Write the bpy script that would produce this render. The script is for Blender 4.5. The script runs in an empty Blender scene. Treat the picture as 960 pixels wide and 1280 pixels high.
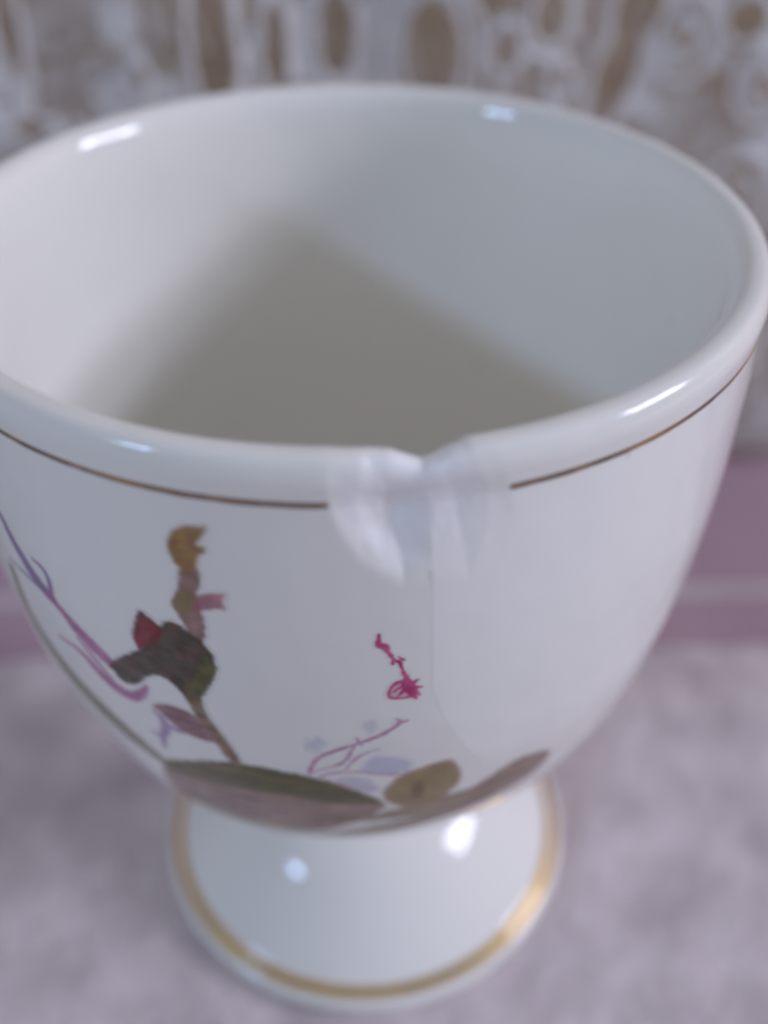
import bpy, math, random
import numpy as np
from mathutils import Vector, Matrix

# ---------------------------------------------------------------- camera, world, lamps, exposure
C = bpy.context.scene.collection
sc = bpy.context.scene
MM = 0.001
TZ = 62.0                                   # height of the rim above the cloth, mm

F_PX, CX, CY, CZ, PITCH, YAW = 1297.9, 0.945, -57.80, 26.17, 0.7015, 0.0243
cam_d = bpy.data.cameras.new('camera')
cam = bpy.data.objects.new('camera', cam_d)
C.objects.link(cam)
cam.location = (CX * MM, CY * MM, (CZ + TZ) * MM)
cam.rotation_euler = (math.pi / 2 - PITCH, 0, -YAW)
cam_d.sensor_fit = 'VERTICAL'
cam_d.sensor_height = 24.0
cam_d.lens = F_PX / 1280 * 24.0
cam_d.clip_start = 0.002
cam_d.clip_end = 50
cam_d.dof.use_dof = True
cam_d.dof.focus_distance = 0.0515
cam_d.dof.aperture_fstop = 9.8
cam_d.dof.aperture_blades = 7
sc.camera = cam

W = bpy.data.worlds.new('World')
sc.world = W
W.use_nodes = True
bg = W.node_tree.nodes['Background']
bg.inputs['Color'].default_value = (0.855, 0.875, 1.0, 1)
bg.inputs['Strength'].default_value = 0.32

def window_lamp(name, direction, dist, w, h, power, col, nx, nz, gap=0.12):
    """Daylight coming through the panes of a window: one rectangular lamp for each pane."""
    d = Vector(direction).normalized()
    ctr = d * dist + Vector((0, 0, .04))
    rot = (-d).to_track_quat('-Z', 'Y')
    for i in range(nx):
        for j in range(nz):
            L = bpy.data.lights.new(name, 'AREA')
            L.shape = 'RECTANGLE'
            L.size = w / nx * (1 - gap)
            L.size_y = h / nz * (1 - gap)
            L.energy = power / (nx * nz)
            L.color = col
            o = bpy.data.objects.new(name, L)
            C.objects.link(o)
            off = rot @ Vector(((i - (nx - 1) / 2) * w / nx, (j - (nz - 1) / 2) * h / nz, 0))
            o.location = ctr + off
            o.rotation_mode = 'QUATERNION'
            o.rotation_quaternion = rot

window_lamp('right_window', (0.82, -0.12, 0.38), 1.0, 0.36, 0.22, 6.4, (0.75, 0.77, 1.0), 3, 2, .30)
window_lamp('left_window', (-0.72, -0.545, 0.42), 1.1, 0.17, 0.08, 2.5, (0.42, 0.62, 1.0), 2, 1)

sc.view_settings.view_transform = 'Standard'
sc.view_settings.look = 'None'
sc.view_settings.exposure = 0.08
sc.view_settings.gamma = 1.0
sc.render.engine = 'CYCLES'
sc.cycles.max_bounces = 10
sc.cycles.diffuse_bounces = 6
sc.cycles.transparent_max_bounces = 24
sc.cycles.caustics_reflective = False
sc.cycles.use_denoising = True
sc.cycles.pixel_filter_type = 'BLACKMAN_HARRIS'
sc.cycles.filter_width = 2.8

rng = np.random.default_rng(7)
random.seed(7)

# ---------------------------------------------------------------- helpers
def lin(c):
    c = np.asarray(c, float) / 255.0
    return np.where(c <= 0.04045, c / 12.92, ((c + 0.055) / 1.055) ** 2.4)

GLAZE = 0.80
WHITE_AT = lin((138, 139, 153))
def paint(c):
    """Print colour: how dark the print is against the bare glaze beside it."""
    k = lin(c) / WHITE_AT * GLAZE
    g = k @ np.array([.25, .6, .15])
    return np.clip((g + (k - g) * 1.2) * .56 - .008, 0.006, 0.85)

def mesh_obj(name, verts, faces, mat, parent=None, smooth=True, loc=None):
    me = bpy.data.meshes.new(name)
    me.from_pydata([tuple(v) for v in np.asarray(verts) * MM], [], [tuple(f) for f in faces])
    me.update()
    if smooth:
        me.polygons.foreach_set('use_smooth', np.ones(len(me.polygons), bool))
    if mat is not None:
        me.materials.append(mat)
    o = bpy.data.objects.new(name, me)
    C.objects.link(o)
    if parent is not None:
        o.parent = parent
    if loc is not None:
        o.location = loc
    return o

def grid_faces(nu, nv, wrap=False):
    """quads of a nu x nv vertex grid, index = i*nv + j"""
    i = np.arange(nu if wrap else nu - 1)
    j = np.arange(nv - 1)
    I, J = np.meshgrid(i, j, indexing='ij')
    I2 = (I + 1) % nu
    return np.stack([I * nv + J, I2 * nv + J, I2 * nv + J + 1, I * nv + J + 1], -1).reshape(-1, 4)

def fattr(o, name, vals):
    a = o.data.attributes.new(name, 'FLOAT', 'POINT')
    a.data.foreach_set('value', np.ascontiguousarray(vals, np.float32).ravel())

def cattr(o, name, rgb):
    a = o.data.attributes.new(name, 'FLOAT_COLOR', 'POINT')
    rgba = np.ones((len(rgb), 4), np.float32)
    rgba[:, :3] = rgb
    a.data.foreach_set('color', rgba.ravel())

_lat = rng.random((64, 64, 3))
def vnoise(x, y, k=0):
    """smooth value noise, 0..1, period 64"""
    xi = np.floor(x).astype(int); yi = np.floor(y).astype(int)
    fx = x - xi; fy = y - yi
    fx = fx * fx * (3 - 2 * fx); fy = fy * fy * (3 - 2 * fy)
    g = lambda a, b: _lat[a % 64, b % 64, k]
    return (g(xi, yi) * (1 - fx) + g(xi + 1, yi) * fx) * (1 - fy) + (g(xi, yi + 1) * (1 - fx) + g(xi + 1, yi + 1) * fx) * fy

def fbm(x, y, k=0, n=4):
    s = 0; a = .5; t = 0
    for q in range(n):
        s = s + a * vnoise(x * 2 ** q + 17 * q, y * 2 ** q + 5 * q, k); t += a; a *= .5
    return s / t

def smooth(a, b, x):
    t = np.clip((x - a) / (b - a), 0, 1)
    return t * t * (3 - 2 * t)

# ---------------------------------------------------------------- materials
def new_mat(name):
    m = bpy.data.materials.new(name)
    m.use_nodes = True
    nt = m.node_tree
    return m, nt, nt.nodes['Principled BSDF']

def mat_porcelain(name, chipped=False):
    m, nt, b = new_mat(name)
    N, L = nt.nodes, nt.links
    tc = N.new('ShaderNodeTexCoord')
    n1 = N.new('ShaderNodeTexNoise'); n1.inputs['Scale'].default_value = 90; n1.inputs['Detail'].default_value = 3
    L.new(tc.outputs['Object'], n1.inputs['Vector'])
    mix = N.new('ShaderNodeMix'); mix.data_type = 'RGBA'
    mix.inputs['A'].default_value = (0.80, 0.784, 0.718, 1)
    mix.inputs['B'].default_value = (0.83, 0.814, 0.762, 1)
    L.new(n1.outputs['Fac'], mix.inputs['Factor'])
    col = mix.outputs['Result']
    # tiny kiln specks
    v = N.new('ShaderNodeTexVoronoi'); v.inputs['Scale'].default_value = 460
    L.new(tc.outputs['Object'], v.inputs['Vector'])
    sx = N.new('ShaderNodeSeparateColor'); L.new(v.outputs['Color'], sx.inputs['Color'])
    g1 = N.new('ShaderNodeMath'); g1.operation = 'GREATER_THAN'; g1.inputs[1].default_value = 0.972
    L.new(sx.outputs['Red'], g1.inputs[0])
    g2 = N.new('ShaderNodeMapRange'); g2.inputs['From Min'].default_value = 0.05; g2.inputs['From Max'].default_value = 0.11
    g2.inputs['To Min'].default_value = 0.55; g2.inputs['To Max'].default_value = 0
    L.new(v.outputs['Distance'], g2.inputs['Value'])
    g3 = N.new('ShaderNodeMath'); g3.operation = 'MULTIPLY'
    L.new(g1.outputs[0], g3.inputs[0]); L.new(g2.outputs['Result'], g3.inputs[1])
    mx = N.new('ShaderNodeMix'); mx.data_type = 'RGBA'
    L.new(g3.outputs[0], mx.inputs['Factor']); L.new(col, mx.inputs['A'])
    mx.inputs['B'].default_value = (0.16, 0.12, 0.11, 1)
    col = mx.outputs['Result']
    bump = N.new('ShaderNodeBump'); bump.inputs['Strength'].default_value = 0.22; bump.inputs['Distance'].default_value = 0.0010
    n2 = N.new('ShaderNodeTexNoise'); n2.inputs['Scale'].default_value = 130; n2.inputs['Detail'].default_value = 2
    L.new(tc.outputs['Object'], n2.inputs['Vector']); L.new(n2.outputs['Fac'], bump.inputs['Height'])
    b.inputs['Roughness'].default_value = 0.10
    b.inputs['IOR'].default_value = 1.5
    if chipped:
        pa = N.new('ShaderNodeAttribute'); pa.attribute_name = 'patch'
        m2 = N.new('ShaderNodeMix'); m2.data_type = 'RGBA'
        L.new(pa.outputs['Fac'], m2.inputs['Factor']); L.new(col, m2.inputs['A'])
        m2.inputs['B'].default_value = (0.865, 0.85, 0.80, 1)
        ca = N.new('ShaderNodeAttribute'); ca.attribute_name = 'chip'
        m3 = N.new('ShaderNodeMix'); m3.data_type = 'RGBA'
        L.new(ca.outputs['Fac'], m3.inputs['Factor']); L.new(m2.outputs['Result'], m3.inputs['A'])
        m3.inputs['B'].default_value = (0.86, 0.845, 0.835, 1)
        col = m3.outputs['Result']
        r = N.new('ShaderNodeMapRange'); r.inputs['To Min'].default_value = 0.10; r.inputs['To Max'].default_value = 0.42
        L.new(ca.outputs['Fac'], r.inputs['Value']); L.new(r.outputs['Result'], b.inputs['Roughness'])
        n3 = N.new('ShaderNodeTexNoise'); n3.inputs['Scale'].default_value = 700; n3.inputs['Detail'].default_value = 4
        L.new(tc.outputs['Object'], n3.inputs['Vector'])
        mm = N.new('ShaderNodeMath'); mm.operation = 'MULTIPLY'
        L.new(n3.outputs['Fac'], mm.inputs[0]); L.new(ca.outputs['Fac'], mm.inputs[1])
        b2 = N.new('ShaderNodeBump'); b2.inputs['Strength'].default_value = 0.22; b2.inputs['Distance'].default_value = 0.0004
        L.new(mm.outputs[0], b2.inputs['Height']); L.new(bump.outputs['Normal'], b2.inputs['Normal'])
        L.new(b2.outputs['Normal'], b.inputs['Normal'])
    else:
        L.new(bump.outputs['Normal'], b.inputs['Normal'])
    L.new(col, b.inputs['Base Color'])
    return m

def mat_print():
    """overglaze print: colour and coverage come from the brushwork attributes"""
    m, nt, b = new_mat('overglaze_print')
    N, L = nt.nodes, nt.links
    c = N.new('ShaderNodeAttribute'); c.attribute_name = 'ink'
    L.new(c.outputs['Color'], b.inputs['Base Color'])
    b.inputs['Roughness'].default_value = 0.12
    return m

def mat_gold(name, dark, cover=True):
    m, nt, b = new_mat(name)
    N, L = nt.nodes, nt.links
    tc = N.new('ShaderNodeTexCoord')
    n = N.new('ShaderNodeTexNoise'); n.inputs['Scale'].default_value = 210; n.inputs['Detail'].default_value = 3
    L.new(tc.outputs['Object'], n.inputs['Vector'])
    cr = N.new('ShaderNodeValToRGB')
    cr.color_ramp.elements[0].position = .46; cr.color_ramp.elements[0].color = dark
    cr.color_ramp.elements[1].position = .70; cr.color_ramp.elements[1].color = (0.78, 0.47, 0.06, 1)
    L.new(n.outputs['Fac'], cr.inputs['Fac']); L.new(cr.outputs['Color'], b.inputs['Base Color'])
    b.inputs['Metallic'].default_value = 1.0
    b.inputs['Roughness'].default_value = 0.30
    if cover:
        a = N.new('ShaderNodeAttribute'); a.attribute_name = 'cover'
        L.new(a.outputs['Fac'], b.inputs['Alpha'])
    return m

def mat_cloth(name, ca, cb, scale, weave=2600):
    m, nt, b = new_mat(name)
    N, L = nt.nodes, nt.links
    tc = N.new('ShaderNodeTexCoord')
    n = N.new('ShaderNodeTexNoise'); n.inputs['Scale'].default_value = scale; n.inputs['Detail'].default_value = 5
    L.new(tc.outputs['Object'], n.inputs['Vector'])
    cr = N.new('ShaderNodeValToRGB')
    cr.color_ramp.elements[0].position = .35; cr.color_ramp.elements[0].color = (*ca, 1)
    cr.color_ramp.elements[1].position = .68; cr.color_ramp.elements[1].color = (*cb, 1)
    L.new(n.outputs['Fac'], cr.inputs['Fac']); L.new(cr.outputs['Color'], b.inputs['Base Color'])
    w = N.new('ShaderNodeTexNoise'); w.inputs['Scale'].default_value = weave; w.inputs['Detail'].default_value = 2
    L.new(tc.outputs['Object'], w.inputs['Vector'])
    bp = N.new('ShaderNodeBump'); bp.inputs['Strength'].default_value = .5; bp.inputs['Distance'].default_value = .0005
    L.new(w.outputs['Fac'], bp.inputs['Height']); L.new(bp.outputs['Normal'], b.inputs['Normal'])
    b.inputs['Roughness'].default_value = .9
    b.inputs['Sheen Weight'].default_value = .15
    return m

def mat_wood(name):
    m, nt, b = new_mat(name)
    N, L = nt.nodes, nt.links
    tc = N.new('ShaderNodeTexCoord')
    mp = N.new('ShaderNodeMapping'); mp.inputs['Scale'].default_value = (60, 60, 6)
    L.new(tc.outputs['Object'], mp.inputs['Vector'])
    n = N.new('ShaderNodeTexNoise'); n.inputs['Scale'].default_value = 2.0; n.inputs['Detail'].default_value = 6; n.inputs['Distortion'].default_value = .6
    L.new(mp.outputs['Vector'], n.inputs['Vector'])
    cr = N.new('ShaderNodeValToRGB')
    cr.color_ramp.elements[0].position = .3; cr.color_ramp.elements[0].color = (0.62, 0.49, 0.36, 1)
    cr.color_ramp.elements[1].position = .7; cr.color_ramp.elements[1].color = (0.78, 0.65, 0.50, 1)
    L.new(n.outputs['Fac'], cr.inputs['Fac']); L.new(cr.outputs['Color'], b.inputs['Base Color'])
    b.inputs['Roughness'].default_value = .6
    return m

M_BOWL = mat_porcelain('chipped_porcelain', True)
M_PORC = mat_porcelain('porcelain')
M_PRINT = mat_print()
M_GOLD_RIM = mat_gold('worn_gold_glints', (0.26, 0.16, 0.08, 1))  # worn brown gold; its brighter flecks are glints painted into the colour
M_GOLD = mat_gold('gold', (0.60, 0.34, 0.03, 1), True)
M_MAUVE = mat_cloth('mauve_cloth', (0.40, 0.26, 0.315), (0.44, 0.29, 0.345), 60)
M_STRIPE = mat_cloth('pale_thread', (0.52, 0.44, 0.45), (0.60, 0.52, 0.53), 120)
M_LACE = mat_cloth('lace_thread', (0.58, 0.56, 0.53), (0.82, 0.80, 0.765), 45)
M_MAT = mat_cloth('crochet_thread', (0.50, 0.425, 0.43), (0.72, 0.635, 0.63), 120)
M_WOOD = mat_wood('dark_wood')

# ---------------------------------------------------------------- the cup's form
PROF = [(-45.2, 7.0), (-44.2, 8.2), (-43, 10.2), (-41, 13.1), (-39, 15.5), (-36, 18.3), (-33, 20.15), (-30, 21.3), (-27, 22.1),
        (-24, 22.7), (-21, 23.17), (-18, 23.5), (-15, 23.75), (-12, 23.9), (-9, 23.95), (-6, 23.95), (-3.4, 23.9), (-2.2, 23.88)]
PZ = np.array([a for a, b in PROF]); PR = np.array([b for a, b in PROF])
def pchip(x, xs, ys):
    h = np.diff(xs); d = np.diff(ys) / h
    m = np.empty_like(ys); m[0] = d[0]; m[-1] = d[-1]
    w1 = 2 * h[1:] + h[:-1]; w2 = h[1:] + 2 * h[:-1]
    same = d[:-1] * d[1:] > 0
    with np.errstate(divide='ignore', invalid='ignore'):
        hm = (w1 + w2) / (w1 / d[:-1] + w2 / d[1:])
    m[1:-1] = np.where(same, hm, 0)
    x = np.clip(x, xs[0], xs[-1])
    i = np.clip(np.searchsorted(xs, x, side='right') - 1, 0, len(xs) - 2)
    t = (x - xs[i]) / h[i]
    return (ys[i] * (2 * t**3 - 3 * t**2 + 1) + h[i] * m[i] * (t**3 - 2 * t**2 + t)
            + ys[i + 1] * (-2 * t**3 + 3 * t**2) + h[i] * m[i + 1] * (t**3 - t**2))
def r_out(z):
    return pchip(np.asarray(z, float), PZ, PR)
OVAL = 1.02                                 # the cup is a touch wider than it is deep
LIP_R, LIP_C = 1.22, -1.25                  # rolled lip: radius and height of its centre
LIP_RC = 22.78

# camera rays, used once to lay the traced print and the chip's outline on the porcelain
_fw = np.array([math.sin(YAW) * math.cos(PITCH), math.cos(YAW) * math.cos(PITCH), -math.sin(PITCH)])
_rt = np.cross(_fw, [0, 0, 1]); _rt /= np.linalg.norm(_rt)
_up = np.cross(_rt, _fw)
_c = np.array([CX, CY, CZ])
def ray(px, py):
    d = _fw + _rt * (px - 480) / F_PX + _up * (640 - py) / F_PX
    return d / np.linalg.norm(d)
def on_bowl(px, py):
    """-> (theta, z) on the bowl's outside; theta=0 faces the front, positive to the right"""
    d = ray(px, py)
    t = np.arange(25, 110, 0.02)
    P = _c + d * t[:, None]
    ok = (P[:, 2] < -0.6) & (P[:, 2] > -45) & (np.hypot(P[:, 0] / OVAL, P[:, 1]) < r_out(P[:, 2]))
    if ok.any():
        p = P[np.argmax(ok)]
    else:
        g = np.hypot(P[:, 0] / OVAL, P[:, 1]) - r_out(P[:, 2]) + 1000 * ((P[:, 2] > -0.6) | (P[:, 2] < -45))
        p = P[np.argmin(g)]
    return math.atan2(p[0] / OVAL, -p[1]), p[2]
def on_plane_z(px, py, z):
    d = ray(px, py); return _c + d * (z - CZ) / d[2]
def on_plane_y(px, py, y):
    d = ray(px, py); return _c + d * (y - CY) / d[1]

# arc length along the outside profile, so print can be laid without stretching
_zs = np.linspace(-45, -2.2, 900)
_as = np.concatenate([[0], np.cumsum(np.hypot(np.diff(_zs), np.diff(r_out(_zs))))])
def z_of_v(v): return np.interp(v, _as, _zs)
def v_of_z(z): return np.interp(z, _zs, _as)

# crack: from the chip's foot down and off to the right
CRACK_PX = [(540, 712), (541, 745), (541, 800), (540, 858), (549, 885), (566, 915), (585, 938), (607, 957)]
_cr = np.array([on_bowl(*q) for q in CRACK_PX])
def crack_theta(z):
    o = np.argsort(_cr[:, 1])
    return np.interp(z, _cr[o, 1], _cr[o, 0])
Z_CR0, Z_CR1 = _cr[:, 1].max(), _cr[:, 1].min()
def patch_field(th, z):
    """1 on the re-glued piece right of the crack"""
    d = (th - crack_theta(z)) * 23
    f = smooth(-0.04, 0.10, d) * (1 - smooth(8, 17, d))
    return f * smooth(Z_CR1 - .3, Z_CR1 + 1.5, z) * (1 - smooth(-3.0, -1.5, z))
STEP = 0.004

# chip: lower outline on the wall, and how far it eats over the lip
CHIP_LOW = [(410, 625), (420, 655), (440, 688), (470, 711), (503, 724), (540, 722), (580, 715), (612, 697), (634, 662), (645, 610)]
_cl = np.array([on_bowl(*q) for q in CHIP_LOW])
TH0, TH1 = _cl[0, 0], _cl[-1, 0]
def th_of_px(px):
    return np.interp(px, [q[0] for q in CHIP_LOW], _cl[:, 0])
# facets of the break: corners as they lie on the bowl (given where the camera sees them) and how many mm are gone there
BREAK = [(404, 552, 0), (408, 590, 0), (409, 625, 0), (424, 664, 0), (452, 700, 0), (478, 716, 0), (505, 728, 0), (540, 728, 0), (588, 722, 0), (630, 695, 0),
         (646, 650, 0), (636, 606, 0), (612, 552, 0), (628, 575, 0),
         (455, 545, .02), (484, 545, .08), (530, 545, .85), (560, 545, .36), (588, 545, .03),
         (455, 562, .10), (486, 562, .25), (530, 562, .95), (560, 562, .46), (592, 562, .12),
         (488, 600, 1.45), (489, 645, 1.35), (504, 690, .70), (446, 610, .50), (450, 655, .50), (472, 690, .32),
         (537, 600, .80), (540, 650, .42), (540, 700, .12), (572, 600, .62), (576, 650, .38), (612, 610, .16), (610, 660, .08)]
def project(P):
    d = P - _c
    w = d @ _fw
    return 480 + F_PX * (d @ _rt) / w, 640 - F_PX * (d @ _up) / w
def facet_depth(X, Y):
    from mathutils.geometry import delaunay_2d_cdt
    pts = [Vector((q[0], q[1])) for q in BREAK]
    vo, _, fo, vi, _, _ = delaunay_2d_cdt(pts, [], [], 0, 1e-6)
    dep = np.array([BREAK[o[0]][2] for o in vi]); V = np.array([tuple(v) for v in vo])
    out = np.zeros(X.shape)
    for f in fo:
        for k in range(1, len(f) - 1):
            a, b, c = f[0], f[k], f[k + 1]
            (x0, y0), (x1, y1), (x2, y2) = V[a], V[b], V[c]
            den = (y1 - y2) * (x0 - x2) + (x2 - x1) * (y0 - y2)
            if abs(den) < 1e-9: continue
            l0 = ((y1 - y2) * (X - x2) + (x2 - x1) * (Y - y2)) / den
            l1 = ((y2 - y0) * (X - x2) + (x0 - x2) * (Y - y2)) / den
            l2 = 1 - l0 - l1
            ok = (l0 >= -1e-6) & (l1 >= -1e-6) & (l2 >= -1e-6)
            out = np.where(ok, l0 * dep[a] + l1 * dep[b] + l2 * dep[c], out)
    return out

def bowl_rows():
    """profile points from the stem joint up the outside, over the lip, down the inside to the centre"""
    v = np.concatenate([np.linspace(0, v_of_z(-9.5), 110, endpoint=False), np.linspace(v_of_z(-9.5), v_of_z(-2.2), 90)])
    zo = z_of_v(v); ro = r_out(zo)
    out = list(zip(ro, zo))
    # lip (a rounded roll) from its outer foot to its inner foot
    q = chaikin(np.array([(23.88, -2.2), (23.95, -1.6), (24.0, -.75), (23.65, .12), (22.85, .22), (22.2, -.15), (21.8, -1.1), (21.62, -2.4)]), False, 3)
    sq = np.concatenate([[0], np.cumsum(np.hypot(*np.diff(q, axis=0).T))]); sq /= sq[-1]
    lt = np.linspace(0, 1, 91)[1:]
    lip = list(zip(np.interp(lt, sq, q[:, 0]), np.interp(lt, sq, q[:, 1])))
    # inside
    zi = np.array([-2.5, -4, -7, -11, -15, -19, -23, -27, -30, -33, -36, -38.5, -40.2, -41.0, -41.3])
    ri = np.array([21.61, 21.5, 21.42, 21.35, 21.2, 20.95, 20.5, 19.8, 19.0, 17.8, 15.6, 12.6, 8.6, 4.2, 0.02])
    q = np.linspace(0, 1, 110)
    s = np.concatenate([[0], np.cumsum(np.hypot(np.diff(zi), np.diff(ri)))]); s /= s[-1]
    inn = list(zip(pchip(q, s, ri), pchip(q, s, zi)))
    return np.array(out), np.array(lip), np.array(inn)

def build_bowl(parent):
    out, lip, inn = bowl_rows()
    prof = np.concatenate([out, lip, inn])
    n_out, n_lip = len(out), len(lip)
    fine = np.linspace(TH0 - 0.03, 0.42, 620)
    coarse = np.linspace(0.42, 2 * math.pi + TH0 - 0.03, 560)[1:-1]
    th = np.concatenate([fine, coarse])
    nt_, npf = len(th), len(prof)
    R = np.repeat(prof[None, :, 0], nt_, 0).copy()
    Z = np.repeat(prof[None, :, 1], nt_, 0).copy()
    chip = np.zeros((nt_, npf))
    patch = np.zeros((nt_, npf))
    # lip wanders very slightly, as hand-finished porcelain does
    Z[:, n_out:n_out + n_lip] += 0
    lipang = np.linspace(-30, 190, n_lip)
    for i, t in enumerate(th):
        tt = t if t < math.pi else t - 2 * math.pi
        pf = patch_field(np.full(n_out, tt), out[:, 1])
        patch[i, :n_out] = pf
        R[i, :n_out] += STEP * pf
    def at(thv, r, z): return np.stack([r * np.sin(thv) * OVAL, -r * np.cos(thv), z], -1)
    TT = np.repeat(np.where(th < math.pi, th, th - 2 * math.pi)[:, None], npf, 1)
    P = at(TT, R, Z)
    near = (TT > TH0 - .2) & (TT < TH1 + .25) & (Z > -10)
    near[:, n_out + n_lip + 12:] = False
    # outside is struck inwards and down; past the crest the edge only sinks
    down = np.zeros(npf)
    down[n_out:n_out + n_lip] = smooth(-28, 85, lipang); down[n_out + n_lip:] = 1
    D = at(TT, -.75 * np.ones_like(R), -.66 * np.ones_like(R))
    D = D * (1 - down)[None, :, None] + np.array([0, 0, -1.0]) * down[None, :, None]
    D /= np.linalg.norm(D, axis=-1, keepdims=True)
    best = np.zeros(R.shape)
    ii = np.where(near.any(1))[0]
    px, py = project(P[ii])
    best[ii] = np.where(near[ii], facet_depth(px, py), 0)
    # past the crest of the lip the camera sees nothing: let the sunk edge die away down the inside
    for i, row in zip(ii, py):
        jc = n_out + int(np.argmin(row[n_out:n_out + n_lip]))
        k = np.arange(jc, min(jc + 40, npf))
        best[i, k] = best[i, jc] * (1 - smooth(0, 40, k - jc))
        best[i, k[-1] + 1:] = 0
    best *= 1 + .30 * (fbm(TT * 45, Z * 2.0, 1, 3) - .5)
    Pn = P + D * best[..., None]
    R = np.hypot(Pn[..., 0] / OVAL, Pn[..., 1]); Z = Pn[..., 2]
    chip = smooth(.02, .45, best)
    # fracture faces worn soft: ease the bite in the round, not the cup
    R0 = np.repeat(prof[None, :, 0], nt_, 0); R0[:, :n_out] += STEP * patch[:, :n_out]
    Z0 = np.repeat(prof[None, :, 1], nt_, 0)
    def ease(a, n0, n1):
        for ax, n in ((0, n0), (1, n1)):
            k = np.exp(-.5 * (np.arange(-3 * n, 3 * n + 1) / n) ** 2); k /= k.sum()
            a = np.apply_along_axis(lambda v: np.convolve(np.pad(v, 3 * n, mode='edge'), k, 'valid'), ax, a)
        return a
    nf = len(fine) + 40
    dR = np.roll(R - R0, 40, 0); dZ = np.roll(Z - Z0, 40, 0); ch_ = np.roll(chip, 40, 0)
    dR[:nf + 40] = ease(dR[:nf + 40], 4, 4); dZ[:nf + 40] = ease(dZ[:nf + 40], 4, 4); ch_[:nf + 40] = ease(ch_[:nf + 40], 12, 4)
    R = R0 + np.roll(dR, -40, 0); Z = Z0 + np.roll(dZ, -40, 0); chip = np.roll(ch_, -40, 0)
    T = th[:, None]
    V = np.stack([R * np.sin(T) * OVAL, -R * np.cos(T), Z + TZ], -1).reshape(-1, 3)
    o = mesh_obj('bowl', V, grid_faces(nt_, npf, True), M_BOWL, parent)
    fattr(o, 'chip', chip); fattr(o, 'patch', patch)
    return o

def surf(u_th, z, off=0.0):
    """point on the bowl's outside (theta, z) lifted off the glaze by off mm"""
    z = np.asarray(z, float)
    r = r_out(z)
    dz = 0.05
    dr = (r_out(z + dz) - r_out(z - dz)) / (2 * dz)
    nl = np.sqrt(1 + dr * dr)
    rr = r + STEP * patch_field(u_th, z) + off / nl
    zz = z - off * dr / nl
    return np.stack([rr * np.sin(u_th) * OVAL, -rr * np.cos(u_th), zz + TZ], -1)

# ---------------------------------------------------------------- print on the bowl: brush marks given in (theta, z)
def seg_dist(X, Y, pts, widths=None, closed=False):
    """distance to a polyline; with widths, distance minus the local half width"""
    P = np.asarray(pts, float)
    if closed: P = np.vstack([P, P[:1]])
    best = np.full(X.shape, 1e9)
    for i in range(len(P) - 1):
        a, b = P[i], P[i + 1]
        ab = b - a
        t = np.clip(((X - a[0]) * ab[0] + (Y - a[1]) * ab[1]) / (ab @ ab + 1e-12), 0, 1)
        d = np.hypot(X - a[0] - t * ab[0], Y - a[1] - t * ab[1])
        if widths is not None:
            d = d - (widths[i] * (1 - t) + widths[i + 1] * t)
        best = np.minimum(best, d)
    return best

def poly_sd(X, Y, pts):
    P = np.asarray(pts, float)
    d = seg_dist(X, Y, P, closed=True)
    ins = np.zeros(X.shape, bool)
    n = len(P)
    for i in range(n):
        x0, y0 = P[i]; x1, y1 = P[(i + 1) % n]
        c = (y0 > Y) != (y1 > Y)
        xx = (x1 - x0) * (Y - y0) / (y1 - y0 + 1e-12) + x0
        ins ^= c & (X < xx)
    return np.where(ins, -d, d)

def chaikin(P, closed, n=2):
    P = np.asarray(P, float)
    for _ in range(n):
        if closed:
            Q = np.roll(P, -1, 0)
            P = np.stack([.75 * P + .25 * Q, .25 * P + .75 * Q], 1).reshape(-1, P.shape[1])
        else:
            Q = P[1:]; A = P[:-1]
            M = np.stack([.75 * A + .25 * Q, .25 * A + .75 * Q], 1).reshape(-1, P.shape[1])
            P = np.vstack([P[:1], M, P[-1:]])
    return P

RU = 22.0
_level = [0]
_laid = []
GLAZE_RGB = np.array([0.815, 0.799, 0.74]); PATCH_RGB = np.array([0.865, 0.85, 0.80])
def under(U, V):
    """colour already on the bowl at these places: bare glaze, then the marks painted earlier"""
    pf = patch_field(U / RU, z_of_v(V))[..., None]
    c = GLAZE_RGB * (1 - pf) + PATCH_RGB * pf
    for lo, hi, nu, nv, ink, cov in _laid:
        x = (U - lo[0]) / (hi[0] - lo[0]) * (nu - 1); y = (V - lo[1]) / (hi[1] - lo[1]) * (nv - 1)
        ok = (x > 0) & (x < nu - 1) & (y > 0) & (y < nv - 1)
        if not ok.any(): continue
        xi = np.clip(np.floor(x).astype(int), 0, nu - 2); yi = np.clip(np.floor(y).astype(int), 0, nv - 2)
        fx = (x - xi)[..., None]; fy = (y - yi)[..., None]
        bl = (ink[xi, yi] * (1 - fx) + ink[xi + 1, yi] * fx) * (1 - fy) + (ink[xi, yi + 1] * (1 - fx) + ink[xi + 1, yi + 1] * fx) * fy
        w = smooth(0, .02, cov[np.clip(np.rint(x).astype(int), 0, nu - 1), np.clip(np.rint(y).astype(int), 0, nv - 1)])
        c = np.where((ok & (w > .5))[..., None], bl, c)
    return c
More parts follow.
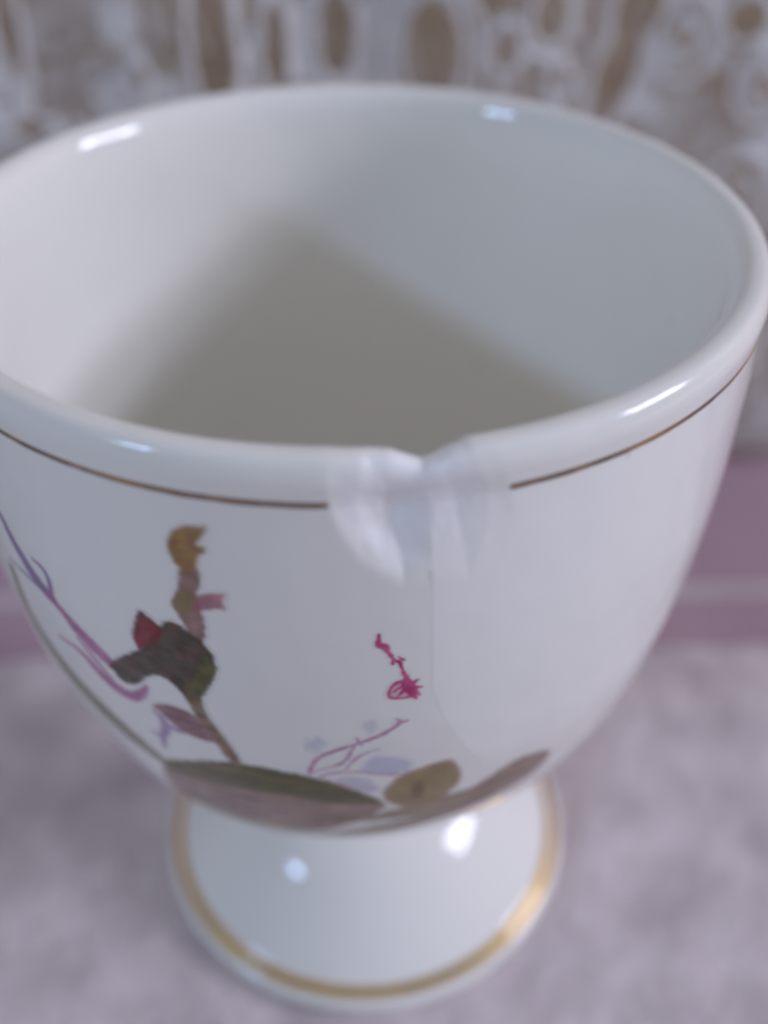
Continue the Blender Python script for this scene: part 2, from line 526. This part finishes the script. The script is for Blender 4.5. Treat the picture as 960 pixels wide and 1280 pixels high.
def decal(name, shapes, parent, cells=0.045, feather=0.30, rough=0.17, inks=None, alpha=1.0, seed=0, grain=(1.8, 1.8)):
    """shapes: list of ('poly', px points) or ('line', px points, px widths); inks: function(u,v,t)->rgb"""
    conv = []
    lo = np.array([1e9, 1e9]); hi = -lo
    for s in shapes:
        pts = np.array([on_bowl(*q) for q in s[1]])
        uv = np.stack([pts[:, 0] * RU, v_of_z(pts[:, 1]) + (s[3] if len(s) > 3 else 0)], -1)
        if s[0] == 'poly':
            uv = chaikin(uv, True); conv.append(('poly', uv, None)); pad = .2
        else:
            w = np.array(s[2], float) / 2 / 19.0
            q = chaikin(np.column_stack([uv, w]), False); uv = q[:, :2]
            conv.append(('line', uv, q[:, 2])); pad = w.max() + .2
        lo = np.minimum(lo, uv.min(0) - pad); hi = np.maximum(hi, uv.max(0) + pad)
    hi[1] = min(hi[1], _as[-1] - .05); lo[1] = max(lo[1], 0.05)
    nu = int((hi[0] - lo[0]) / cells) + 2; nv = int((hi[1] - lo[1]) / cells) + 2
    U, Vv = np.meshgrid(np.linspace(lo[0], hi[0], nu), np.linspace(lo[1], hi[1], nv), indexing='ij')
    sd = np.full(U.shape, 1e9)
    for kind, uv, w in conv:
        sd = np.minimum(sd, poly_sd(U, Vv, uv) if kind == 'poly' else seg_dist(U, Vv, uv, w))
    sd = sd + rough * (fbm(U * 3 + seed * 7.3, Vv * 3 + seed, 0, 4) - .5) * 2
    cover = 1 - smooth(-feather * .6, feather * .6, sd)
    streak = fbm(U * grain[0] + 11 + seed, Vv * grain[1] + 3, 2, 3)
    cover = cover * (alpha ** .6 if alpha > .6 else alpha) * (0.93 + .07 * fbm(U * 1.3 + seed, Vv * 1.3, 0, 2))
    ink = inks(U, Vv, streak, sd) if callable(inks) else np.ones(U.shape + (3,)) * inks
    # blotchy, hand-laid pigment
    ink = ink * (0.84 + 0.32 * fbm(U * 1.1 + seed * 3, Vv * 1.1 + 9, 1, 2))[..., None]
    ink = under(U, Vv) * (1 - cover[..., None]) + ink * cover[..., None]
    _laid.append((lo, hi, nu, nv, ink, cover))
    F = grid_faces(nu, nv)
    cf = cover.ravel()
    F = F[(cf[F] > 0.02).any(1)]
    used = np.unique(F)
    remap = np.full(nu * nv, -1); remap[used] = np.arange(len(used))
    _level[0] += 1
    pos = surf((U / RU).ravel()[used], z_of_v(Vv.ravel()[used]), 0.003 + 0.0005 * _level[0])
    o = mesh_obj(name, pos, remap[F], M_PRINT, parent)
    cattr(o, 'ink', ink.reshape(-1, 3)[used])
    return o

def A(q): return [(120 + .25 * x, 640 + .25 * y) for x, y in q]           # crop offsets of my tracing
def B(q): return [(.4167 * x, 620 + .4167 * y) for x, y in q]
def D(q): return [(360 + .375 * x, 760 + .375 * y) for x, y in q]

def two(c1, c2, pw=1.0):
    a, b = paint(c1), paint(c2)
    def f(U, V, s, sd):
        t = np.clip((s - .3) / .4, 0, 1)[..., None] ** pw
        return a * (1 - t) + b * t
    return f
def edged(cm, ce, w=.25):
    a, b = paint(cm), paint(ce)
    def f(U, V, s, sd):
        t = np.clip(1 + sd / w, 0, 1)[..., None] * .8
        return a * (1 - t) + b * t
    return f

def build_print(bowl):
    P = bowl
    # bluish washes under the fine red lines
    decal('painted_wash', [('poly', D([(250, 515), (290, 492), (350, 490), (405, 505), (420, 530), (380, 548), (300, 552), (250, 545)]))], P,
          inks=paint((118, 124, 166)), alpha=.55, feather=.5, rough=.3, seed=1)
    decal('painted_wash', [('poly', D([(60, 440), (95, 425), (125, 440), (120, 470), (90, 485), (62, 475)]))], P, inks=paint((118, 120, 160)), alpha=.4, feather=.4, rough=.3, seed=2)
    decal('painted_wash', [('poly', D([(250, 385), (290, 372), (300, 400), (275, 420), (250, 410)]))], P, inks=paint((122, 124, 160)), alpha=.35, feather=.35, rough=.2, seed=3)
    decal('painted_wash', [('poly', D([(150, 565), (230, 560), (300, 580), (300, 615), (230, 610), (170, 590)]))], P, inks=paint((122, 118, 156)), alpha=.45, feather=.4, rough=.2, seed=4)
    # left tendril with its side twigs
    lil = two((80, 78, 122), (104, 74, 118))
    mag = two((118, 60, 108), (136, 84, 128))
    decal('painted_tendril', [('line', B([(2, 55), (30, 115), (60, 170), (105, 245), (150, 300)]), [8.5, 11.9, 15.3, 20.4, 18.7]),
                              ('line', B([(30, 185), (80, 235), (120, 275), (150, 300)]), [3.4, 5.1, 6.8, 8.5]),
                              ('line', B([(100, 190), (128, 215), (148, 250), (155, 300)]), [5.1, 6.8, 6.8, 8.5])], P, inks=lil, rough=.05, alpha=.9, seed=5)
    decal('painted_tendril', [('line', B([(150, 300), (200, 360), (240, 410), (290, 460), (330, 500), (360, 520)]), [11.2, 12.8, 22.4, 22.4, 19.2, 11.2]),
                              ('line', B([(180, 420), (240, 460), (300, 530), (350, 575), (385, 598), (420, 600), (440, 572)]), [4.8, 8, 16, 20.8, 19.2, 12.8, 6.4]),
                              ('line', B([(235, 425), (270, 470), (320, 530), (360, 580)]), [4.8, 6.4, 6.4, 6.4])], P, inks=mag, rough=.06, alpha=.85, seed=6)
    # leaf seen edge-on along the left outline
    decal('painted_leaf', [('line', B([(35, 210), (70, 305), (105, 378), (150, 450), (205, 525), (260, 590), (320, 650), (380, 705), (440, 755), (490, 795)]), [10.4, 16.9, 26, 33.8, 39, 41.6, 41.6, 39, 31.2, 20.8])],
          P, inks=two((76, 80, 66), (98, 94, 80)), rough=.06, alpha=.9, seed=7)
    decal('painted_leaf', [('line', B([(250, 628), (290, 680), (340, 738), (390, 785), (440, 822)]), [6, 12, 16, 16, 10])],
          P, inks=two((96, 84, 108), (112, 100, 118)), rough=.05, alpha=.8, seed=8)
    # long bottom leaf: dark upper edge, mauve-brown streaks below
    decal('painted_leaf', [('poly', [(197, 948), (250, 950), (300, 954), (350, 964), (400, 974), (440, 986), (488, 1004), (470, 1016), (430, 1032), (385, 1040), (320, 1032), (262, 1012), (222, 988)])],
          P, inks=two((74, 62, 56), (126, 106, 106)), rough=.12, alpha=.96, seed=9, grain=(.5, 5))
    decal('painted_leaf', [('poly', [(198, 948), (250, 949), (300, 953), (350, 962), (400, 973), (440, 986), (486, 1003), (440, 1006), (390, 1000), (330, 990), (270, 978), (220, 964)])],
          P, inks=two((52, 53, 34), (86, 82, 54)), rough=.18, alpha=.9, feather=.25, seed=10, grain=(.5, 5))
    decal('painted_leaf', [('line', [(232, 980), (300, 1003), (370, 1016), (430, 1017)], [3, 5, 6, 3])], P, inks=paint((92, 74, 84)), rough=.15, alpha=.6, feather=.2, seed=11, grain=(.5, 5))
    # thin leaf at the very bottom
    decal('painted_leaf', [('line', [(425, 1026), (500, 1016), (570, 1000), (630, 978), (664, 962)], [6, 34, 56, 50, 8])],
          P, inks=two((86, 76, 62), (118, 104, 94)), rough=.2, alpha=.92, seed=12, grain=(.5, 5))
    decal('painted_leaf', [('line', [(330, 1034), (400, 1040), (450, 1036), (520, 1020), (590, 996), (640, 975)], [10, 26, 40, 44, 34, 10], -1.1)],
          P, inks=two((82, 70, 58), (110, 94, 88)), rough=.2, alpha=.9, seed=31, grain=(.5, 5))
    # bud at the right of the long leaf
    decal('painted_bud', [('poly', D([(308, 620), (340, 580), (395, 545), (465, 522), (520, 508), (548, 500), (572, 525), (582, 565), (555, 600), (505, 640), (445, 668), (380, 662), (330, 648)]))],
          P, inks=edged((110, 96, 76), (124, 106, 100), .5), rough=.12, seed=13)
    decal('painted_bud', [('poly', D([(415, 590), (435, 575), (455, 590), (448, 625), (425, 640), (410, 620)]))], P, inks=paint((84, 74, 58)), alpha=.7, feather=.25, rough=.15, seed=14)
    # right leaf
    decal('painted_leaf', [('poly', D([(578, 626), (625, 590), (690, 548), (750, 508), (810, 482), (878, 468), (866, 495), (850, 518), (800, 562), (730, 600), (660, 628), (610, 640)]))],
          P, inks=two((88, 76, 68), (118, 98, 98)), rough=.08, seed=15, grain=(.5, 5))
    # fine lilac lines above the bud
    decal('painted_tendril', [('line', D([(72, 550), (82, 520), (100, 500), (140, 480), (200, 462), (260, 442), (320, 418), (358, 395), (378, 378)]), [4, 5, 5, 5, 4, 5, 5, 6, 5]),
                              ('line', D([(362, 370), (380, 380), (398, 374)]), [2, 3.5, 2]),
                              ('line', D([(222, 455), (205, 490), (180, 520), (130, 532), (80, 548)]), [3, 4, 4, 3, 2]),
                              ('line', D([(195, 532), (220, 505), (255, 482), (305, 470)]), [3, 3, 3, 2]),
                              ('line', D([(105, 562), (140, 550), (190, 545), (260, 547), (330, 556), (405, 548)]), [2, 3, 4, 4, 4, 3]),
                              ('line', D([(100, 562), (150, 578), (220, 604), (300, 600)]), [2, 2.5, 2.5, 2]),
                              ('line', D([(228, 434), (236, 444), (246, 458)]), [3, 4, 2])],
          P, inks=two((124, 78, 120), (142, 100, 138)), rough=.08, feather=.16, alpha=.85, seed=16)
    # small magenta sprig
    sp = two((126, 36, 84), (150, 68, 114))
    decal('painted_sprig', [('line', D([(304, 88), (300, 112), (302, 130)]), [3, 5, 4]), ('line', D([(302, 125), (322, 128), (336, 152), (352, 172), (372, 178), (380, 198), (386, 222)]), [6, 9, 4, 5, 5, 3, 3]),
                            ('line', D([(366, 160), (384, 172)]), [2, 4]), ('line', D([(344, 160), (350, 186)]), [3, 3])], P, inks=sp, rough=.08, feather=.10, seed=17)
    decal('painted_flower', [('poly', D([(336, 280), (350, 254), (384, 236), (412, 236), (434, 256), (426, 292), (392, 296), (345, 302)]))],
          P, inks=paint((140, 84, 118)), rough=.16, feather=.2, alpha=.55, seed=18)
    decal('painted_flower', [('line', D([(392, 238), (352, 252), (334, 278), (338, 303), (385, 298), (426, 294)]), [5, 4, 4, 4, 4, 3]),
                             ('line', D([(396, 258), (366, 266), (352, 280)]), [5, 3, 2]), ('line', D([(398, 262), (380, 280), (366, 296)]), [5, 4, 2]),
                             ('line', D([(386, 214), (394, 236), (402, 262), (412, 282), (426, 300)]), [4, 7, 14, 9, 3]),
                             ('line', D([(398, 262), (418, 246), (440, 236)]), [10, 7, 2]), ('line', D([(402, 264), (424, 264), (444, 262)]), [9, 6, 2]),
                             ('line', D([(402, 266), (425, 278), (438, 288)]), [9, 6, 2])], P, inks=sp, rough=.09, feather=.12, alpha=.95, seed=19)
    # tall flower stem at the left
    decal('painted_stem', [('poly', A([(405, 280), (500, 268), (528, 310), (522, 370), (505, 410), (520, 460), (550, 560), (545, 660), (480, 640), (430, 550), (395, 490), (378, 440), (400, 395), (412, 340)]))],
          P, inks=two((104, 84, 82), (126, 98, 104)), rough=.09, seed=20)
    decal('painted_stem', [('poly', A([(398, 400), (470, 400), (505, 430), (485, 490), (430, 520), (392, 488), (378, 440)]))], P, inks=paint((104, 94, 74)), alpha=.8, feather=.25, rough=.15, seed=21)
    decal('painted_sepal', [('poly', A([(478, 440), (540, 402), (600, 404), (655, 406), (632, 440), (656, 492), (610, 482), (540, 490), (480, 492)]))], P, inks=two((118, 74, 92), (134, 96, 110)), rough=.06, alpha=.92, seed=22)
    decal('painted_bud', [('poly', A([(352, 160), (360, 110), (395, 75), (450, 62), (505, 74), (552, 64), (548, 108), (512, 138), (500, 162), (545, 175), (542, 208), (512, 222), (505, 262), (490, 290), (440, 300), (408, 270), (378, 235)]))],
          P, inks=two((104, 80, 58), (124, 98, 72)), rough=.08, seed=23)
    decal('painted_leaf', [('poly', A([(60, 770), (75, 752), (120, 720), (170, 704), (215, 680), (262, 640), (300, 600), (322, 558), (360, 542), (420, 560), (462, 600), (530, 640), (580, 706), (604, 780), (584, 850), (545, 900), (530, 930), (490, 960), (440, 920), (380, 852), (310, 812), (258, 818), (232, 850), (180, 866), (120, 838), (90, 790)]))],
          P, inks=two((38, 36, 28), (66, 46, 42)), rough=.09, seed=24)
    decal('painted_leaf', [('poly', A([(530, 680), (580, 706), (604, 780), (582, 850), (540, 910), (490, 955), (440, 910), (470, 850), (520, 790)]))], P, inks=two((56, 56, 36), (78, 78, 52)), alpha=.85, feather=.3, rough=.2, seed=25)
    decal('painted_stem', [('poly', A([(430, 900), (520, 905), (545, 990), (590, 1060), (645, 1125), (690, 1190), (742, 1268), (700, 1280), (650, 1225), (600, 1150), (540, 1080), (480, 990)]))], P, inks=two((78, 66, 54), (104, 88, 76)), rough=.09, seed=26)
    decal('painted_leaf', [('poly', A([(278, 968), (310, 954), (380, 964), (440, 984), (510, 1020), (565, 1075), (620, 1160), (540, 1142), (460, 1112), (390, 1062), (320, 1000)]))], P, inks=two((96, 74, 82), (116, 90, 102)), rough=.10, seed=27)
    decal('painted_tendril', [('line', A([(300, 1000), (340, 1040), (355, 1090), (330, 1120), (285, 1095)]), [7, 11.2, 12.6, 9.8, 4.2]), ('line', A([(345, 1090), (335, 1140), (345, 1175)]), [8.4, 8.4, 4.2]),
                              ('line', A([(350, 1060), (410, 1090), (450, 1100)]), [8.4, 9.8, 5.6])], P, inks=two((98, 78, 124), (116, 92, 132)), rough=.08, alpha=.75, seed=28)
    decal('painted_bud', [('poly', A([(182, 610), (188, 560), (200, 510), (218, 490), (250, 512), (300, 552), (335, 580), (330, 620), (300, 650), (255, 670), (215, 690), (195, 650)]))],
          P, inks=two((74, 12, 28), (100, 24, 42)), rough=.07, seed=29)
    decal('painted_bud', [('poly', A([(200, 525), (212, 492), (232, 498), (246, 516), (225, 530)]))], P, inks=paint((62, 48, 48)), alpha=.7, rough=.08, seed=30)

def build_rim_band(bowl):
    """worn gold line under the lip; it stops either side of the chip"""
    pxl = [(0, 530), (50, 552), (100, 573), (200, 600), (300, 612), (411, 624)]
    pxr = [(637, 603), (700, 588), (760, 565), (830, 525), (900, 475), (935, 425)]
    L_ = np.array([on_bowl(*q) for q in pxl]); R_ = np.array([on_bowl(*q) for q in pxr])
    zl, zr = L_[:, 1].mean(), R_[:, 1].mean()
    t0 = R_[0, 0]; t1 = 2 * math.pi + L_[-1, 0]
    th = np.linspace(t0, t1, 1800)
    z0 = -1.95
    w = 0.33 + 0.08 * (fbm(th * 20, th * 0, 0) - .5)
    zc = z0 + 0.05 * (fbm(th * 6, th * 0 + 4, 1) - .5)
    off = np.linspace(-1, 1, 9)
    TT = np.repeat(th[:, None], 9, 1)
    ZZ = zc[:, None] + w[:, None] * off[None]
    wear = smooth(.30, .42, fbm(TT * 26, off[None] * .6 + 2, 2, 3))
    cov = (1 - smooth(.65, 1.0, np.abs(off)))[None] * (0.70 + .30 * wear)
    ends = smooth(0, .006, TT - t0) * smooth(0, .006, t1 - TT)
    pos = surf(TT.ravel(), ZZ.ravel(), 0.03)
    o = mesh_obj('gold_rim_band', pos, grid_faces(1800, 9), M_GOLD_RIM, bowl)
    fattr(o, 'cover', cov * ends)
    print('rim band z', zl, zr, 'used', z0)
    return o

def build_crack(bowl):
    z = np.linspace(Z_CR1, Z_CR0, 260)
    th = crack_theta(z) + 0.0008 * (fbm(z * 2.5, z * 0, 0) - .5)
    off = np.linspace(-1, 1, 5)
    w = 0.05 / 23 * (0.6 + .8 * fbm(z * 1.5, z * 0 + 8, 1))
    TT = th[:, None] + w[:, None] * off[None]
    ZZ = np.repeat(z[:, None], 5, 1)
    cov = (1 - np.abs(off))[None] * (0.0 + .035 * fbm(z * 1.2, z * 0 + 2, 2) ** 2)[:, None] * smooth(0, 2, z - Z_CR1)[:, None]
    o = mesh_obj('crack_line', surf(TT.ravel(), ZZ.ravel(), 0.004), grid_faces(260, 5), M_PRINT, bowl)
    cv = cov.reshape(-1, 1)
    cattr(o, 'ink', (GLAZE_RGB + PATCH_RGB) / 2 * (1 - cv) + cv * np.array([.25, .22, .20]))
    o['label'] = 'fine grey crack running down from the chip'

# ---------------------------------------------------------------- foot
FOOT = [(8.4, 17.2), (7.35, 16.4), (6.8, 15.2), (6.7, 13.6), (6.8, 12.0), (7.3, 11.0), (8.5, 10.2), (10, 9.3), (11.4, 8.15), (12.6, 6.9), (13.8, 5.65), (15, 4.4), (16.1, 3.22),
        (16.8, 2.45), (17.1, 2.15), (17.4, 2.0), (18.1, 1.7), (18.5, 1.3), (18.65, .8), (18.45, .15), (18.1, .0), (17.6, .0), (17.0, .5), (14, 2.2), (8, 5.0), (0.02, 6.0)]
FOOT_OX = 0.56
def foot_curve(n=260):
    p = chaikin(np.array(FOOT), False, 3)
    s = np.concatenate([[0], np.cumsum(np.hypot(*np.diff(p, axis=0).T))])
    q = np.linspace(0, s[-1], n)
    return np.stack([np.interp(q, s, p[:, 0]), np.interp(q, s, p[:, 1])], -1)

def build_foot(cup):
    p = foot_curve()
    n = 360
    t = np.arange(n) / n * 2 * math.pi
    V = np.stack([p[None, :, 0] * np.sin(t)[:, None] + FOOT_OX * (1 - smooth(12, 17, p[None, :, 1])), -p[None, :, 0] * np.cos(t)[:, None] , np.repeat(p[None, :, 1], n, 0)], -1)
    foot = mesh_obj('foot', V.reshape(-1, 3), grid_faces(n, len(p), True), M_PORC, cup)
    # gold ring just inside the foot's edge
    i = np.where((p[:, 1] < 6) & (p[:, 1] > .6) & (p[:, 0] > 14.2) & (np.arange(len(p)) < np.argmax(p[:, 0])))[0]
    pr = p[i][np.argsort(p[i][:, 0])]
    r0, r1 = 17.2, 18.04
    rr = np.linspace(r0, r1, 13)
    zz = np.interp(rr, pr[:, 0], pr[:, 1])
    m = 720
    t = np.arange(m) / m * 2 * math.pi
    wob = 0.05 * (fbm(np.cos(t) * 4 + 9, np.sin(t) * 4 + 9, 0) - .5)
    RR = rr[None] + wob[:, None]
    ZZ = np.interp(RR, pr[:, 0], pr[:, 1])
    sl = np.gradient(zz, rr).mean()
    nl = math.hypot(1, sl)
    RR = RR - .055 * sl / nl; ZZ = ZZ + .055 / nl
    V = np.stack([RR * np.sin(t)[:, None] + FOOT_OX, -RR * np.cos(t)[:, None], ZZ], -1)
    g = mesh_obj('gold_foot_band', V.reshape(-1, 3), grid_faces(m, 13, True), M_GOLD, foot)
    e = np.abs(np.linspace(-1, 1, 13))
    fattr(g, 'cover', np.repeat((1 - smooth(.88, 1, e))[None], m, 0))
    return foot

cup = bpy.data.objects.new('egg_cup', None)
C.objects.link(cup)
cup.location = (0, 0, 0)
cup['label'] = 'white porcelain egg cup with chipped rim, gold bands and painted flowers'
cup['category'] = 'egg cup'
bowl = build_bowl(cup)
build_foot(cup)
build_rim_band(bowl)
build_crack(bowl)
build_print(bowl)

# ---------------------------------------------------------------- table, cloths, lace
def box(name, x0, x1, y0, y1, z0, z1, mat):
    v = [(x, y, z) for x in (x0, x1) for y in (y0, y1) for z in (z0, z1)]
    f = [(0, 1, 3, 2), (4, 6, 7, 5), (0, 4, 5, 1), (2, 3, 7, 6), (0, 2, 6, 4), (1, 5, 7, 3)]
    return mesh_obj(name, v, f, mat, smooth=False)

top = box('table_top', -320, 320, -190, 74, -22, -1.2, M_WOOD); top['kind'] = 'structure'
back = box('wall', -320, 320, 66, 74, -1.18, 260, M_WOOD); back['kind'] = 'structure'

def sheet(name, X, Y, Zt, keep, mat, thick, parent=None):
    """a cloth: grid with holes, given real thickness"""
    nu, nv = X.shape
    F = grid_faces(nu, nv)
    k = keep.ravel()
    F = F[k[F].all(1)]
    used = np.unique(F)
    rm = np.full(nu * nv, -1); rm[used] = np.arange(len(used))
    V = np.stack([X, Y, Zt], -1).reshape(-1, 3)[used]
    o = mesh_obj(name, V, rm[F], mat, parent)
    s = o.modifiers.new('thickness', 'SOLIDIFY'); s.thickness = thick * MM; s.offset = -1
    return o

# mauve cloth under everything on the table
X, Y = np.meshgrid(np.linspace(-200, 200, 201), np.linspace(-150, 64, 108), indexing='ij')
Zc = -0.75 + 0.25 * fbm(X / 25 + 9, Y / 25 + 9, 0, 3)
runner = sheet('table_cloth', X, Y, Zc, np.ones(X.shape, bool), M_MAUVE, .4)
runner['label'] = 'plain mauve cloth with one thin pale stripe, showing as a band behind the cup'
runner['category'] = 'cloth'
ys = 31.5
X, Y = np.meshgrid(np.linspace(-200, 200, 401), np.linspace(ys - 1.15, ys + 1.15, 9), indexing='ij')
Zs = -0.75 + 0.25 * fbm(X / 25 + 9, Y / 25 + 9, 0, 3) + .10 + .10 * np.abs(np.sin(X * 3.1 + Y * 2))
stripe = sheet('pale_stripe', X, Y + .15 * np.sin(X / 9), Zs, np.ones(X.shape, bool), M_STRIPE, .08, runner)

# pale nubbly cloth below the cup
X, Y = np.meshgrid(np.arange(-150, 150.01, .38), np.arange(-120, 22.6, .38), indexing='ij')
net = vnoise(X / .6, Y / .6, 0)
big = fbm(X / 9 + 3, Y / 9 + 7, 1, 3)
solid = smooth(.40, .56, big)
edge = 21.6 + .55 * np.abs(np.sin(X / 2.6)) + .3 * fbm(X / 8, Y * 0, 2)
wx = X + .5 * (fbm(X / 3, Y / 3, 0, 2) - .5); wy = Y + .5 * (fbm(X / 3 + 9, Y / 3, 1, 2) - .5)
open_net = ((wx % 1.0) < .42) & ((wy % 1.0) < .42)
keep = Y < edge
inside = np.hypot(X - FOOT_OX, Y) < 19.5
Zm = -0.05 + .0 * X + (.30 * (fbm(X / .9, Y / .9, 2, 2) - .5) - .10 * np.abs(np.sin(wx * 4.2) * np.sin(wy * 4.2)) - .25 * (1 - solid) * fbm(X / 2.4, Y / 2.4, 0, 2)) * ~inside 
Zm = np.where(inside, -0.02, np.minimum(Zm, .25))
mat_o = sheet('table_mat', X, Y, Zm, keep, M_MAT, .35)
mat_o['label'] = 'pale pinkish grey mottled cloth lying flat under the egg cup'
mat_o['category'] = 'mat'

# lace hanging behind, brown board showing through its holes
PY = 58.5
def lp(px, py):
    q = on_plane_y(px, py, PY); return q[0], q[2] + TZ
X, Zl = np.meshgrid(np.arange(-78, 78.01, .2), np.arange(-.6, 82, .2), indexing='ij')
hole = np.full(X.shape, 1e9)
def ell(px, py, rx, ry, rot=0):
    x, z = lp(px, py)
    sx = rx / 11.6; sz = ry / 11.6 * 1.12
    dx, dz = X - x, Zl - z
    c, s = math.cos(rot), math.sin(rot)
    a = dx * c + dz * s; b = -dx * s + dz * c
    return (np.hypot(a / sx, b / sz) - 1) * min(sx, sz)
for e in [(268, 55, 25, 75), (344, 62, 14, 46), (420, 45, 22, 42), (540, 70, 34, 56), (632, 62, 16, 20), (770, 92, 22, 62, -.25), (800, 10, 26, 40, -.3),
          (855, 50, 9, 14), (948, 102, 10, 14), (175, 94, 7, 10), (40, 160, 22, 9), (95, 165, 8, 7), (10, 30, 12, 60), (700, 100, 9, 14), (915, 240, 14, 16), (945, 380, 14, 26), (905, 330, 10, 14), (930, 20, 22, 20), (690, 20, 20, 26)]:
    hole = np.minimum(hole, ell(*e))
# the same pattern goes on to both sides and upwards
for kx in (-2, -1, 1, 2):
    for (px, py, rx, ry) in [(268, 55, 25, 75), (344, 62, 14, 46), (420, 45, 22, 42), (540, 70, 34, 56), (770, 92, 22, 62)]:
        if abs(kx) >= 1: hole = np.minimum(hole, ell(px + kx * 960, py, rx, ry))
for kx in range(-2, 3):
    for (px, rx, ry) in [(120, 30, 50), (330, 22, 60), (520, 34, 40), (720, 20, 70), (900, 26, 46)]:
        hole = np.minimum(hole, ell(px + kx * 960, -190, rx, ry))
hole = hole + .22 * (fbm(X / 2.2, Zl / 2.2, 0, 3) - .5)
# corded rings and loops that outline the pattern
ring = np.full(X.shape, 1e9)
for px, py, rx, ry in [(855, 50, 38, 46), (948, 102, 34, 40), (540, 70, 62, 84), (660, 120, 40, 44), (915, 240, 46, 50), (945, 380, 44, 60), (900, 470, 40, 44)]:
    for kx in (-1, 0, 1):
        ring = np.minimum(ring, np.abs(ell(px + 960 * kx, py, rx, ry)))
for px, rx, ry in [(120, 60, 84), (330, 50, 90), (520, 60, 70), (720, 48, 100), (900, 54, 80)]:
    for kx in (-1, 0, 1):
        ring = np.minimum(ring, np.abs(ell(px + 960 * kx, -190, rx, ry)))
# loose mesh in between: small openings
mesh_n = vnoise(X / .65 + 4, Zl / .65, 1)
dens = fbm(X / 8 + 2, Zl / 8 + 5, 2, 3)
hem = .2 + .9 * np.abs(np.sin(X / 3.2 + .6))
wx = X + .7 * (fbm(X / 4, Zl / 4, 0, 2) - .5); wz = Zl + .7 * (fbm(X / 4 + 9, Zl / 4, 1, 2) - .5)
open_net = ((wx % 1.25) < .65) & ((wz % 1.25) < .65)
wx = X + .5 * (fbm(X / 4, Zl / 4, 0, 2) - .5); wz = Zl + .5 * (fbm(X / 4 + 9, Zl / 4, 1, 2) - .5)
net_open = (np.abs(wx % .8 - .4) < .24) & (np.abs(wz % .8 - .4) < .24)
cord = np.minimum(ring, np.abs(hole - .45))
keep = (hole > 0) & ~(net_open & (cord > .5) & (dens > .42)) & (Zl > hem)
# threads crossing the big holes
bars = (np.abs(((X + .3 * Zl) % 3.1) - 1.5) < .22) & (vnoise(X / 4, Zl / 4, 0) > .62)
keep |= (hole <= 0) & bars & (Zl > hem)
Yl = PY + .9 * np.sin(X / 13 + .6) + .5 * np.sin(X / 5.1 + Zl / 30) - .45 * (1 - smooth(.05, .9, cord)) + .4 * (fbm(X / 1.1, Zl / 1.1, 2, 2) - .5)
lace = sheet('lace_curtain', X, Yl, Zl, keep, M_LACE, .4)
lace['label'] = 'off-white lace with long openings hanging behind the egg cup'
lace['category'] = 'lace curtain'
